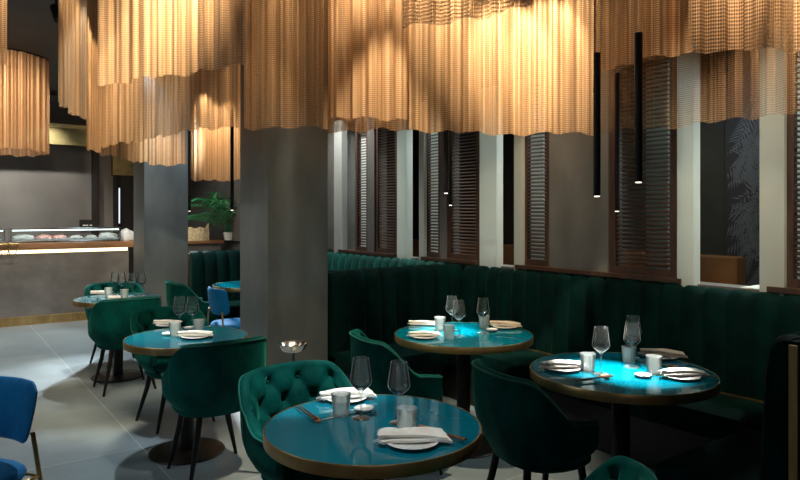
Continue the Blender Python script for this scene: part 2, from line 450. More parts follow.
def lump(name, label, x, y, z, sx, sy, sz, m, seed, group, cat='fish'):
    bm = bmesh.new(); bmesh.ops.create_icosphere(bm, subdivisions=3, radius=1)
    r_ = random.Random(seed); ph = [r_.uniform(0, 6) for _ in range(4)]
    for v in bm.verts:
        c = v.co
        k = 1+.12*math.sin(3*c.x+ph[0])+.10*math.sin(5*c.y+ph[1])+.06*math.sin(9*c.x+4*c.z+ph[2])
        v.co = Vector((c.x*sx*k, c.y*sy*k, max(c.z, -.35)*sz*k+.35*sz))
    o = link(name, bm, m, None, True, (x, y, z)); tag(o, label, cat, group); return o
fs = [(.17, 'whitefish', .13, .055, 'pale fish piece at the left end of the display case'),
      (.42, 'pinkfish', .12, .045, 'pink fish fillet left of centre in the display case'),
      (.62, 'pinkfish', .10, .045, 'second pink fillet in the middle of the display case'),
      (.85, 'whitefish', .10, .032, 'flat pale fish piece right of the pink fillets'),
      (1.06, 'whitefish', .09, .030, 'low pale piece between the flat fish and the tall mound'),
      (1.30, 'whitefish', .13, .060, 'tall pale fish mound at the right end of the display case')]
for i, (dx, mm, sx, sz, lb) in enumerate(fs):
    lump('fish_piece', lb, U_A+dx, 10.65, 1.195, sx, .11, sz, M[mm], i, 'fish on the ice in the display case')
lump('bread_mound', 'pale pile on the bar end right of the display case', U_B+.16, 10.72, 1.135, .11, .12, .14, M['ice'], 33, None, 'bread')
# two brass bowls at the left of the bar
def bowl_stand(px, label):
    p = at(px, 248, 1.05); x_ = atd(px, 8.9)
    u_ = p.x
    t = thing('brass_bracket', label, 'bracket', (u_, 10.345, .99), 0, 'brass brackets on the bar front')
    bm = bmesh.new()
    tube(bm, [(-.065,0,.15), (-.035,0,.01), (.035,0,.01), (.065,0,.15)], .007, 8)
    tube(bm, [(-.065,0,.15), (.065,0,.15)], .007, 8)
    link('rod', bm, M['brassbright'], t)
bowl_stand(7.0, 'brass bracket on the bar front, right one of the two at the left edge')
bowl_stand(-1.0, 'brass bracket on the bar front cut by the left picture edge')

# sideboard with plant and bread behind the columns
t = thing('sideboard', 'wooden-topped serving sideboard seen between the two columns', 'sideboard', (3.45, 10.39, 0))
link('body', BX(-.55, .45, 0, .5, 0, 1.07), M['stone'], t, False)
link('worktop', BX(-.6, .5, -.03, .52, 1.07, 1.12, bev=.005), M['oak'], t)
# woven bread basket shape: lumpy loaf with a raised pointed end
p = atd(198, 10.55)
bm = bmesh.new(); rows = []
for i in range(25):
    s = i/24; x = -.17+.34*s
    top = .21+.012*math.sin(s*13)+.06*sm(.8, 1, s)
    half = .09*math.sin(PI*min(.95, max(.05, s)))**.5
    rows.append([(x, -half, .0), (x, -half*1.1, top*.5), (x, -half*.7, top*.9), (x, 0, top), (x, half*.7, top*.9), (x, half*1.1, top*.5), (x, half, .0)])
Vv = grid(bm, rows); bm.faces.new(Vv[0]); bm.faces.new(Vv[-1])
for a_, b_ in zip(Vv[:-1], Vv[1:]): bm.faces.new((a_[0], b_[0], b_[-1], a_[-1]))
tag(link('bread_loaf', bm, M['cream'], None, True, (p.x, p.y, 1.12)), 'lumpy cream loaf on the wooden sideboard beside the palm', 'bread')
# parlour palm in a white pot
p = atd(229, 10.72)
t = thing('potted_palm', 'bushy green palm in a white pot between the columns', 'plant', (p.x, p.y, 1.12))
lathe(bm := bmesh.new(), [(0,0), (.075,0), (.10,.13), (.09,.13), (.07,.02), (0,.02)], 24)
link('pot', bm, M['china'], t)
link('soil', lathe(bmesh.new(), [(0,.105), (.088,.105), (.088,.10)], 20), M['blackmatte'], t)
bm = bmesh.new(); rnd = random.Random(12)
for i in range(30):
    az = rnd.uniform(0, 2*PI); reach = rnd.uniform(.2, .78); hh = rnd.uniform(.5, 1.25)*(1.1-reach*.4)
    pts = [Vector((math.cos(az)*reach*s, math.sin(az)*reach*s, .1+hh*(1.5*s-.85*s**2.2))) for s in [k/12 for k in range(13)]]
    tube(bm, pts, [.004*(1-k/14) for k in range(13)], 5)
    for k in range(3, 13):
        d = (pts[min(k+1, 12)]-pts[k-1]).normalized(); side = d.cross(Vector((0,0,1))).normalized()
        ln = .26*math.sin(PI*(.2+.7*(k-3)/10))
        for sg in (1, -1):
            e = pts[k]+(side*sg*.8+d*.7).normalized()*ln - Vector((0,0,ln*.35))
            mid = pts[k].lerp(e, .45)+Vector((0,0,.012)); wv = d*.014
            q = [bm.verts.new(x) for x in (pts[k], mid+wv, e, mid-wv)]
            bm.faces.new(q)
link('fronds', bm, M['leaf'], t)

# ------------------------------------------------------------------ banquettes with upright fluting
SEAT_Z, BACK_Z = .45, 1.075
def fluted_back(length, z0, z1, depth=.10, pitch=.15, lean=.05):
    """back cushion: along +x from 0 to length, front face towards -y, back at y=0"""
    bm = bmesh.new(); rows = []
    nf = max(1, round(length/pitch)); seg = 8
    prof = [(0, 0), (.3, 0), (.6, 0), (.82, 0), (.93, .012), (.98, .035), (1.0, .065)]
    for i in range(nf*seg+1):
        x = length*i/(nf*seg); fl = abs(math.sin(PI*i/seg))**.6
        row = [(x, 0, z0)]
        for h, r_ in prof:
            z = z0+(z1-z0)*h
            row.append((x, -(depth+.028*fl)+lean*h*.6+r_*.9-(0 if h < .95 else 0), z+(.012*fl if h > .9 else 0)))
        row.append((x, 0, z1+.004*fl))
        rows.append(row)
    V = grid(bm, rows); bm.faces.new(V[0]); bm.faces.new(V[-1])
    for a_, b_ in zip(V[:-1], V[1:]): bm.faces.new((a_[0], b_[0], b_[-1], a_[-1]))
    return bm
def seat_cushion(length, d0, d1, z0=.30, z1=SEAT_Z):
    bm = BX(0, length, -d1, -d0, z0, z1, bev=.03); return bm
def bench(name, label, loc, rz, length, backlen=None, mtl='green_shaded'):
    t = thing(name, label, 'banquette', loc, rz, None)
    link('backrest', fluted_back(length, .40, BACK_Z), M[mtl], t)
    link('seat', seat_cushion(length, .10, .56), M[mtl], t)
    link('plinth', BX(.0, length, -.50, -.0, 0, .30), M['blackmatte'], t, False)
    bm = BX(0, length, -.137, -.128, SEAT_Z+.001, SEAT_Z+.012)
    link('trim_line', bm, M['brass'], t, False)
    return t
# wall benches: facing -x (towards the aisle): rotate so local -y -> -x : rz=-90deg
def wallbench(v0, v1, label, mt='green_shaded'):
    return bench('banquette', label, (WU+.0, v1, 0), -PI/2, v1-v0, mtl=mt)
wallbench(1.30, 4.50, 'long fluted green banquette in shade along the wall behind the booth tables')
wallbench(4.78, 7.95, 'brightly lit green fluted banquette of the next booth beyond the partition', 'green_lit')
# partitions between booths: a central board with brass end, cushions each side
def partition(v, label, u_end=2.63, near=True, far=True):
    u1 = WU-.02 
    t = thing('booth_partition', label, 'banquette', (u_end, v, 0), 0)
    Lh = u1-u_end
    link('board', BX(0.004, Lh, -.02, .02, 0, BACK_Z-.0), M['green_shaded'], t, False)
    link('end_strip', BX(-.012, .003, -.016, .016, 0, BACK_Z-.01, bev=.002), M['brass'], t, False)
    if near:
        o = link('backrest', fluted_back(Lh, .40, BACK_Z), M['green_shaded'], t, True, (0, -.022, 0))
        link('seat', seat_cushion(Lh-.60, .10, .56), M['green_shaded'], t, True, (0, -.022, 0))
        link('plinth', BX(0.02, Lh-.60, -.50, -.03, 0, .30), M['blackmatte'], t, False)
    if far:
        o = link('backrest', fluted_back(Lh, .40, BACK_Z), M['green_shaded'], t, True, (Lh, .022, 0)); o.rotation_euler.z = PI
        o = link('seat', seat_cushion(Lh-.60, .10, .56), M['green_shaded'], t, True, (Lh-.60, .022, 0)); o.rotation_euler.z = PI
        link('plinth', BX(0.02, Lh-.60, .03, .50, 0, .30), M['blackmatte'], t, False)
    return t
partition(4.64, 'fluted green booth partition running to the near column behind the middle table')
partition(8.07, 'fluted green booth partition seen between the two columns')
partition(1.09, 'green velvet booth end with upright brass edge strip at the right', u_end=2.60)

# ------------------------------------------------------------------ tables
def table(X, Y, r, label, top=.75, name='round_table'):
    t = thing(name, label, 'table', (X, Y, 0))
    tp = link('tabletop', lathe(bmesh.new(), [(0,top-.035), (r-.008,top-.035), (r-.006,top-.001), (r-.006,top), (0,top)], 96), M['teal'], t)
    link('brass_rim', lathe(bmesh.new(), [(r-.006,top-.042), (r,top-.042), (r+.001,top-.002), (r-.001,top+.0015), (r-.005,top+.0015), (r-.0055,top-.04)], 96, closed=True), M['brass'], t)
    link('pedestal', tube(bmesh.new(), [(0,0,.02), (0,0,top-.04)], .045, 24), M['black'], t)
    link('top_plate', lathe(bmesh.new(), [(0,top-.05), (.15,top-.05), (.15,top-.036), (0,top-.036)], 32), M['black'], t)
    link('base_plate', lathe(bmesh.new(), [(0,0), (.235,0), (.24,.006), (.235,.012), (.06,.018), (0,.018)], 48), M['bronze'], t)
    return t
TP = {'F': (1.37,2.06,.41), 'T2': (2.90,3.27,.46), 'T3': (2.86,2.02,.455), 'TL': (1.37,4.25,.385), 'TF': (1.47,6.60,.385)}
table(*TP['F'], 'large foreground round teal table with brass rim beside the tufted chair')
table(*TP['T2'], 'round teal table in the middle booth with brass rim')
table(*TP['T3'], 'round teal table in the right booth under the black pendants')
table(*TP['TL'], 'round teal table on the left between two green armchairs, before the near column')
table(*TP['TF'], 'farthest small round teal table near the bar counter')
table(2.98, 7.0, .42, 'teal table in the back booth glimpsed between the columns')

# ------------------------------------------------------------------ chairs
SHA, SHB = .278, .262
def se(th, a, b_, e=2.6):
    c, s = math.sin(th), -math.cos(th)
    k = (abs(c)**e+abs(s)**e)**(-1/e)
    return a*c*k, b_*s*k
BUT = []
for row, (z, off) in enumerate(((.755, .5), (.66, 0), (.565, .5))):
    for i in range(-3, 4):
        th = (i+off)*math.radians(34)
        if abs(th) < math.radians(56 if z > .7 else 106): BUT.append((th, z))
def rimh(th):
    a = abs(math.degrees(th))
    h = .62+.195*(1-sm(46, 98, a)); h += .012*math.cos(th*1.5) if a < 60 else 0
    return h - .02*sm(100, 128, a)
def tuft(th, z):
    d = 0
    for bt, bz in BUT:
        dd = ((th-bt)*.30)**2+(z-bz)**2
        d += .034*math.exp(-dd/.0011)
    # diagonal pleats
    p = (th/math.radians(34)); q = (z-.66)/.095
    c1 = abs(((p+q*.5+.5) % 1)-.5); c2 = abs(((p-q*.5+.5) % 1)-.5)
    d += .013*(math.exp(-c1*c1/.008)+math.exp(-c2*c2/.008))
    return min(d, .042)
def make_armchair(label):
    t = thing('tub_armchair', label, 'chair', (0,0,0), 0)
    TH = math.radians(128); NT = 120
    bm = bmesh.new(); rows = []
    for i in range(NT+1):
        th = -TH+2*TH*i/NT; H = rimh(th); row = []
        # outer surface
        for k in range(11):
            s = k/10; z = .385+(H-.02-.385)*s
            f = .70+.32*math.sin(min(1, s*1.7)*PI/2)+.05*s*(1 if H > .7 else .5)
            x, y = se(th, SHA*f, SHB*f); row.append((x, y, z))
        fo = .70+.32+.05*(1 if H > .7 else .5)
        # rolled rim
        tk = .042
        for k in range(1, 6):
            a = PI*k/6; f = fo - (1-math.cos(a))*tk/2/.29
            x, y = se(th, SHA*f, SHB*f); row.append((x, y, H-.02+math.sin(a)*.022))
        # inner tufted surface
        for k in range(17):
            s = 1-k/16; z = .455+(H-.02-.455)*s
            f = fo - tk/.29 - .10*(1-s)**1.5 - .03*math.sin(PI*s)
            fade = sm(128, 112, abs(math.degrees(th))) if False else (1-sm(100, 120, abs(math.degrees(th))))
            dd = tuft(th, z)*fade*sm(0, .12, s)*(1-sm(.88, 1, s))
            f += dd/.29*1.0 - .022/.29*fade*sm(0, .15, s)*(1-sm(.85, 1, s))
            x, y = se(th, SHA*f, SHB*f); row.append((x, y, z))
        rows.append(row)
    V = grid(bm, rows)
    bm.faces.new(V[0]); bm.faces.new(V[-1])
    for a_, b_ in zip(V[:-1], V[1:]): bm.faces.new((a_[0], b_[0], b_[-1], a_[-1]))
    shell = link('shell', bm, M['green'], t)
    # welt along the rim, its lighter colour painting the rim highlight
    pts = []
    for i in range(61):
        th = -TH+2*TH*i/60; H = rimh(th); f = 1.02+.05*(1 if H > .7 else .5)+.002
        x, y = se(th, SHA*f, SHB*f); pts.append((x, y, H-.012))
    link('welt', tube(bmesh.new(), pts, .005, 6), M['piping'], shell)
    # seat base and cushion
    for nm, z0, z1, sc in (('seat_base', .365, .43, .80), ('seat_cushion', .425, .495, .86)):
        bm = bmesh.new(); rr_ = []
        for z, f in ((z0, .0), (z0, .6), (z0+.008, .92), (z0+.025, 1), (z1-.022, 1), (z1-.006, .93), (z1, .75), (z1+.006, .4), (z1+.008, 0)):
            rr_.append([Vector((*se(2*PI*j/48, SHA*sc*max(f, .001), SHB*sc*max(f, .001)), z))+Vector((0,.035,0)) for j in range(48)])
        grid(bm, rr_, closed=True)
        bmesh.ops.remove_doubles(bm, verts=bm.verts, dist=.0006)
        link(nm, bm, M['green'], t)
    for th, z in BUT:
        H = rimh(th)
        if z > H-.05: continue
        s = (z-.455)/(H-.02-.455); fo = 1.07
        f = fo-.042/.29-.10*(1-s)**1.5-.03*math.sin(PI*s)+.024/.29
        x, y = se(th, SHA*f, SHB*f)
        bm = bmesh.new(); bmesh.ops.create_uvsphere(bm, u_segments=10, v_segments=6, radius=.011)
        link('button', bm, M['button'], shell, True, (x, y, z))
    for sx in (-1, 1):
        for y0, y1 in ((-.13, -.205), (.16, .19)):
            link('leg', tube(bmesh.new(), [(sx*.13, y0, .40), (sx*.155, (y0*.7+y1*.3), .25), (sx*.215, y1, .0)], [.019,.018,.010], 12), M['black'], t)
    return t
proto = None
CH_USED = False
def chair(X, Y, face, label):
    """face = direction the sitter looks, degrees in room axes"""
    global proto, CH_USED
    rz = math.radians(face-90)
    if proto is None:
        proto = make_armchair(label); proto['group'] = 'green velvet tub armchairs'
        proto.location = (X, Y, 0); proto.rotation_euler.z = rz; return proto
    return dup(proto, (X, Y, 0), rz, label)
chair(1.40, 2.62, -86, 'tufted green velvet armchair facing us behind the left of the foreground table')
chair(1.40, 3.84, 90, 'green armchair seen from behind, in front of the left table')
chair(1.50, 4.92, -84, 'green armchair on the far side of the left table')
chair(1.42, 6.14, 90, 'green armchair seen from behind at the farthest table near the bar')
chair(1.58, 7.14, -90, 'green armchair behind the farthest table, against the bar front')
chair(2.34, 3.24, -14, 'dark green armchair at the middle booth table, left of the foreground wine glasses')
chair(2.38, 2.16, -14, 'dark green armchair pulled to the right booth table, right of the foreground table')
p = Vector(uv(.42, 1.81))
chair(p.x, p.y, 126, 'green armchair whose back just peeks above the bottom edge of the picture')
p = atd(197, 7.5)
chair(2.35, 7.05, 0, 'green armchair in the back booth glimpsed right of the far column')

# blue dining chair with brass legs
def blue_chair(X, Y, rz, label):
    t = thing('dining_chair', label, 'chair', (X, Y, 0), rz, 'blue velvet chairs with brass legs')
    # local: faces -y
    bm = bmesh.new(); rows = []
    nx, nz_ = 24, 14
    def P_(i, k, off):
        a = (i/nx*2-1); s = k/nz_
        x = a*.235*(1-.10*(1-s)**2); zc = .56+(.82-.56)*s
        # rounded corners
        edge = max(0, abs(a)-.75)/.25
        zc = .69+(zc-.69)*(1-.28*edge**2.2)
        y = .20+.03*s-.07*abs(a)**2+off
        return (x, y, zc)
    front = [[P_(i, k, -.028*(math.sin(PI*i/nx)**.3*math.sin(PI*k/nz_)**.3 if 0 < i < nx and 0 < k < nz_ else 0)) for k in range(nz_+1)] for i in range(nx+1)]
    back = [[P_(i, k, .012+.018*(math.sin(PI*i/nx)**.3*math.sin(PI*k/nz_)**.3 if 0 < i < nx and 0 < k < nz_ else 0)) for k in range(nz_+1)] for i in range(nx+1)]
    V1 = grid(bm, front); V2 = grid(bm, back)
    ring1 = [V1[i][0] for i in range(nx+1)]+[V1[nx][k] for k in range(1, nz_+1)]+[V1[i][nz_] for i in range(nx-1, -1, -1)]+[V1[0][k] for k in range(nz_-1, 0, -1)]
    ring2 = [V2[i][0] for i in range(nx+1)]+[V2[nx][k] for k in range(1, nz_+1)]+[V2[i][nz_] for i in range(nx-1, -1, -1)]+[V2[0][k] for k in range(nz_-1, 0, -1)]
    for k in range(len(ring1)):
        j = (k+1) % len(ring1); bm.faces.new((ring1[k], ring1[j], ring2[j], ring2[k]))
    link('backrest', bm, M['blue'], t)
    bm = bmesh.new(); rr_ = []
    for z, f in ((.415, .0), (.415, .8), (.425, .97), (.44, 1), (.455, .98), (.47, .9), (.478, .6), (.48, 0)):
        rr_.append([Vector((*se(2*PI*j/48, .22*max(f, .001), .215*max(f, .001), 3.2), z)) for j in range(48)])
    grid(bm, rr_, closed=True); bmesh.ops.remove_doubles(bm, verts=bm.verts, dist=.0006)
    link('seat', bm, M['blue'], t)
    for sx in (-1, 1):
        link('leg', tube(bmesh.new(), [(sx*.185, .195, .60), (sx*.215, .20, .42), (sx*.25, .25, 0)], .0095, 10), M['brass'], t)
        link('leg', tube(bmesh.new(), [(sx*.17, -.15, .42), (sx*.20, -.20, 0)], .0095, 10), M['brass'], t)
        link('side_rail', tube(bmesh.new(), [(sx*.17, -.15, .41), (sx*.218, .20, .41)], .007, 8), M['brass'], t)
    link('rear_rail', tube(bmesh.new(), [(-.218, .20, .41), (.218, .20, .41)], .007, 8), M['brass'], t)
    return t
p = atd(-42, 2.69)
bc = blue_chair(p.x, p.y, -A+math.radians(-14), 'bright blue velvet chair with slim brass legs at the left edge')
dup(bc, (2.50, 6.28, 0), math.radians(90), 'blue velvet chair in the back booth seen between the columns')

# champagne stand by the near column
p = at(293, 345, .70)
t = thing('wine_bucket_stand', 'slim steel stand with shallow dish in front of the near column', 'stand', (p.x, p.y, 0))
link('dish', lathe(bmesh.new(), [(0,.655), (.05,.655), (.075,.67), (.094,.705), (.098,.708), (.098,.712), (.09,.71), (.07,.678), (.045,.664), (0,.664)], 40), M['steel'], t)
link('pole', tube(bmesh.new(), [(0,0,.01), (0,0,.66)], .011, 14), M['steel'], t)
link('base_plate', lathe(bmesh.new(), [(0,0), (.13,0), (.13,.008), (.02,.014), (0,.014)], 32), M['steel'], t)

# ------------------------------------------------------------------ tableware
def mk_glass():
    o = link('wine_glass', lathe(bmesh.new(), [(0,0), (.036,0), (.037,.0015), (.03,.004), (.008,.009), (.0042,.018), (.0036,.06), (.0038,.095),
        (.008,.104), (.022,.116), (.038,.131), (.0435,.142), (.0435,.150), (.040,.175), (.034,.215), (.0315,.235), (.0305,.235),
        (.0328,.215), (.0388,.175), (.0423,.150), (.0423,.143), (.037,.133), (.021,.119), (.006,.109), (0,.107)], 40), M['glass'])
    return o
def mk_tumbler():
    bm = bmesh.new(); nn = 72; rings = []
    prof = [(0,0), (.027,0), (.030,.003), (.0345,.045), (.039,.090), (.0375,.0905), (.036,.088), (.032,.045), (.0275,.012), (0,.010)]
    for idx, (r, h) in enumerate(prof):
        if r < 1e-6: rings.append([bm.verts.new((0,0,h))]*nn); continue
        rings.append([bm.verts.new(((r+(.0008*math.cos(24*2*PI*i/nn) if idx in (2,3) else 0))*math.cos(2*PI*i/nn), (r+(.0008*math.cos(24*2*PI*i/nn) if idx in (2,3) else 0))*math.sin(2*PI*i/nn), h)) for i in range(nn)])
    for a_, b_ in zip(rings[:-1], rings[1:]):
        for i in range(nn):
            j = (i+1) % nn
            vs = []
            for v in (a_[i], a_[j], b_[j], b_[i]):
                if v not in vs: vs.append(v)
            if len(vs) > 2: bm.faces.new(vs)
    return link('water_tumbler', bm, M['frost'])
def mk_plate():
    return link('plate', lathe(bmesh.new(), [(0,0), (.05,0), (.06,.004), (.095,.013), (.098,.016), (.095,.0175), (.06,.009), (0,.007)], 56), M['china'])
def mk_dish():
    return link('small_dish', lathe(bmesh.new(), [(0,0), (.026,0), (.036,.006), (.041,.014), (.039,.0155), (.033,.009), (0,.006)], 40), M['china'])
def mk_napkin(seed=0, m='linen'):
    """folded napkin lying in a soft wave, ends narrower"""
    bm = bmesh.new(); r_ = random.Random(seed)
    lay = []
    NL, NW = 30, 10
    for li in range(2):
        top = []
        for i in range(NL+1):
            s = i/NL; x = -.105+.21*s; wd = .016+.030*sm(0, .7, s)-.003*li
            zc = .010+li*.008+.006*math.sin(PI*s)*(li+1)*.6+.010*(1-s)**3*li
            sk = .022*math.sin(s*2.6+.3*li)+.007*(li-1)*s
            row = []
            for k in range(NW+1):
                a_ = k/NW*2-1
                row.append((x+.012*a_*(li-1), sk+a_*wd, zc+.004*(1-a_*a_)+.0015*math.sin(9*s+5*a_+li+seed)))
            top.append(row)
        bot = [[(x, y, z-.0075) for x, y, z in row] for row in top]
        V1 = grid(bm, top); V2 = grid(bm, bot)
        r1 = [V1[i][0] for i in range(NL+1)]+[V1[NL][k] for k in range(1, NW+1)]+[V1[i][NW] for i in range(NL-1, -1, -1)]+[V1[0][k] for k in range(NW-1, 0, -1)]
        r2 = [V2[i][0] for i in range(NL+1)]+[V2[NL][k] for k in range(1, NW+1)]+[V2[i][NW] for i in range(NL-1, -1, -1)]+[V2[0][k] for k in range(NW-1, 0, -1)]
        for k in range(len(r1)):
            j = (k+1) % len(r1); bm.faces.new((r1[k], r1[j], r2[j], r2[k]))
    return link('folded_napkin', bm, M[m])
def mk_sticks():
    t = thing('chopsticks', '', 'chopsticks')
    for dy in (-.006, .006):
        link('stick', tube(bmesh.new(), [(-.11, dy*1.5, .010), (.11, dy, .016)], [.0026, .0042], 8), M['stickwood'], t)
    return t
def mk_rest():
    bm = BX(-.010, .010, -.030, .030, 0, .011, bev=.004)
    for v in bm.verts: v.co.z -= .003*(1-(abs(v.co.y)/.03)) if v.co.z > .006 else 0
    return link('chopstick_rest', bm, M['restwood'])
def mk_knife():
    bm = bmesh.new(); box(bm, -.10, .0, -.007, .007, 0, .003, bev=.001); box(bm, 0, .10, -.005, .005, 0, .0035, bev=.001)
    return link('table_knife', bm, M['steel'])
proto_kit = {}
MK = {'glass': (mk_glass, 'wine glass', 'wine glasses on the tables'), 'tumbler': (mk_tumbler, 'tumbler', 'ribbed tumblers on the tables'),
      'plate': (mk_plate, 'plate', 'white plates on the tables'), 'dish': (mk_dish, 'dish', 'small white dishes on the tables'),
      'napkin': (mk_napkin, 'napkin', 'folded napkins'), 'napkin_b': (lambda: mk_napkin(3, 'linen_b'), 'napkin', 'folded napkins'),
      'sticks': (mk_sticks, 'chopsticks', 'dark chopsticks'), 'rest': (mk_rest, 'chopstick rest', 'wooden chopstick rests'),
      'knife': (mk_knife, 'knife', 'table knives')}
TZ = .7502
def put(kind, px, py, rz, label, z=TZ, sc=1):
    """the photograph's spot on the table top: converted once to a plan position"""
    p = at(px, py, z)
    fn, cat, grp = MK[kind]
    if kind not in proto_kit:
        o = fn(); proto_kit[kind] = o
    else:
        o = dup(proto_kit[kind])
    tag(o, label, cat, grp); o.location = p; o.rotation_euler = (0,0,math.radians(rz)-A); o.scale = (sc,)*3
    return o
def setting(px, py, rz, lp, ln, kind='napkin', sc=1, plate=True):
    if plate: put('plate', px, py, 0, lp, sc=.92*sc)
    put(kind, px, py-2*sc, rz, ln, z=TZ+(.010 if plate else .001), sc=sc*1.08)
# foreground table
put('glass', 361, 418, 0, 'wine glass on the foreground table, left one, behind the small dish')
put('glass', 399, 423, 0, 'wine glass on the foreground table, right one, behind the right tumbler')
put('tumbler', 341, 416, 0, 'ribbed tumbler left of the wine glasses on the foreground table')
put('tumbler', 407, 432, 0, 'ribbed tumbler beside the front napkin on the foreground table')
put('dish', 364, 411, 0, 'small white dish behind the left wine glass stem on the foreground table')
put('dish', 389, 435, 0, 'small white dish left of the right tumbler on the foreground table')
setting(346, 400, 20, 'white plate behind the left tumbler on the foreground table', 'white napkin behind the left tumbler on the foreground table')
setting(412, 444, 12, 'white plate at the near right of the foreground table', 'white folded napkin nearest the camera on the foreground table', sc=1.05)
put('sticks', 306, 415, -62, 'dark chopsticks at the left edge of the foreground table')
put('rest', 317, 421, 20, 'wooden chopstick rest left of the left tumbler on the foreground table')
put('sticks', 440, 437, -40, 'dark chopsticks behind the front napkin on the foreground table')
put('rest', 425, 429, 50, 'wooden chopstick rest right of the right tumbler on the foreground table')
put('knife', 338, 417, 38, 'thin steel knife under the left tumbler on the foreground table').location.z = TZ
# middle booth table
put('glass', 452, 330, 0, 'wine glass at the back left of the middle booth table')
put('glass', 459, 336, 0, 'wine glass overlapping in front of another on the middle booth table')
put('glass', 483, 333, 0, 'wine glass alone at the right of the middle booth table')
put('tumbler', 440, 330, 0, 'tumbler at the back left of the middle booth table')
put('tumbler', 449, 339, 0, 'tumbler at the front left of the middle booth table')
put('tumbler', 484, 328, 0, 'tumbler behind the right wine glass of the middle booth table')
setting(423, 327, -8, 'plate at the back left of the middle booth table', 'napkin at the back left edge of the middle booth table', plate=False, sc=.9)
setting(424, 338, 10, 'white plate at the front left of the middle booth table', 'crumpled white napkin at the front left of the middle booth table', sc=.9)
setting(505, 328, -12, 'plate on the right of the middle booth table', 'beige napkin on the right of the middle booth table', 'napkin_b', .95)
put('dish', 492, 331, 0, 'small white dish beside the beige napkin on the middle booth table')
put('knife', 511, 338, -25, 'steel knife at the right front of the middle booth table')
put('knife', 447, 343, 25, 'steel knife at the left front of the middle booth table')
# right booth table
put('glass', 601, 374, 0, 'wine glass left of centre on the right booth table')
put('glass', 632, 367, 0, 'wine glass right of centre on the right booth table')
put('glass', 633, 358, 0, 'wine glass hidden behind another on the right booth table')
put('tumbler', 588, 371, 0, 'tumbler between the left napkin and wine glass on the right booth table')
put('tumbler', 654, 374, 0, 'tumbler left of the right-hand napkin on the right booth table')
put('tumbler', 629, 363, 0, 'tumbler behind the right wine glass on the right booth table')
setting(563, 370, 8, 'white plate at the left of the right booth table', 'white folded napkin at the left of the right booth table')
setting(681, 378, 14, 'plate at the right of the right booth table', 'white folded napkin at the right of the right booth table')
setting(662, 358, -14, 'plate at the back of the right booth table', 'beige napkin at the back of the right booth table', 'napkin_b')
put('dish', 643, 377, 0, 'small white dish beside the right tumbler on the right booth table')
put('rest', 605, 378, 10, 'chopstick rest before the left wine glass on the right booth table')
put('sticks', 594, 381, 22, 'dark chopsticks at the near edge of the right booth table')
put('rest', 672, 367, 60, 'wooden rest behind the right-hand napkin on the right booth table')
put('sticks', 693, 377, -35, 'dark chopsticks at the right edge of the right booth table')
# left table
put('glass', 179.5, 331, 0, 'left wine glass of the pair on the left table')
put('glass', 192.5, 331, 0, 'right wine glass of the pair on the left table')
put('tumbler', 175, 336, 0, 'tumbler at the left of the left table')
put('tumbler', 199, 333, 0, 'tumbler behind the napkin on the left table')
setting(195, 338, 8, 'white plate at the near side of the left table', 'white napkin at the near side of the left table', sc=.95)
setting(167, 326, 0, 'white plate at the back of the left table', 'white napkin at the back left of the left table', sc=.85)
put('dish', 190, 329, 0, 'small white dish between the wine glasses on the left table')
put('dish', 168, 335, 0, 'small white dish before the left tumbler on the left table')
put('rest', 212, 337, 10, 'chopstick rest right of the napkin on the left table')
# farthest table
put('glass', 115, 295, 0, 'first wine glass from the left on the farthest table')
put('glass', 121.5, 297, 0, 'second wine glass from the left on the farthest table')
put('glass', 132.5, 297, 0, 'third wine glass from the left on the farthest table')
put('glass', 141.5, 296, 0, 'rightmost wine glass on the farthest table')
put('tumbler', 108.5, 297, 0, 'left tumbler on the farthest table')
put('tumbler', 124.5, 299, 0, 'right tumbler on the farthest table')
put('napkin', 101, 294, 0, 'small white napkin at the left of the farthest table')
put('napkin', 117, 298.5, 0, 'small white napkin between the tumblers on the farthest table', sc=.8)

# ------------------------------------------------------------------ pendants
def pendant(px, Y, ytop, ybot, label, r=.018, power=0, rad=.05, size=40, aim=None):
    p = atd(px, Y); zb = EYE+(YH-ybot)*Y/F; zt = EYE+(YH-ytop)*Y/F
    t = thing('pendant_lamp', label, 'pendant lamp', (p.x, p.y, zb), 0, 'slim black tube pendants')
    link('tube', tube(bmesh.new(), [(0,0,.0), (0,0,zt-zb)], r, 20), M['black'], t)
    link('lens', tube(bmesh.new(), [(0,0,-.004), (0,0,-.0005)], r*.72, 16), M['lens'], t)
    link('cable', tube(bmesh.new(), [(0,0,zt-zb), (0,0,CEIL-zb-.03)], .0022, 6), M['steel'], t)
    link('ceiling_cup', lathe(bmesh.new(), [(0,CEIL-zb-.04), (.035,CEIL-zb-.04), (.035,CEIL-zb-.001), (0,CEIL-zb-.001)], 20), M['black'], t)
    if power:
        l = bpy.data.lights.new('pendant_beam', 'SPOT'); o = bpy.data.objects.new('pendant_beam', l); C.objects.link(o)
        l.energy = power; l.color = (1,.97,.9); l.spot_size = math.radians(size); l.spot_blend = .8; l.shadow_soft_size = .012
        o.location = (p.x, p.y, zb-.02)
        if aim is not None:
            o.rotation_euler = (Vector(aim)-Vector(o.location)).to_track_quat('-Z', 'Y').to_euler()
    return t
pendant(597, 3.36, 53, 196, 'left of the two big black tube pendants over the right booth table', .0185, 260, size=34)
pendant(638.5, 3.22, 33, 182, 'right and higher of the two big black tube pendants', .0195, 260, size=34)
pendant(617, 4.05, 73, 211, 'slim black tube pendant hanging between and behind the two big ones', .016)
pendant(446, 4.42, 85, 193, 'tube pendant over the middle booth table, left one', .017, 330, size=34)
pendant(450.5, 4.75, 100, 205, 'tube pendant over the middle booth table, slightly lower right one', .014, 60)
pendant(189.5, 8.75, 100, 211, 'dark tube pendant in the back booth beside the far column', .02)
pendant(232, 7.2, 110, 210, 'dark tube pendant beside the left edge of the near column', .02)

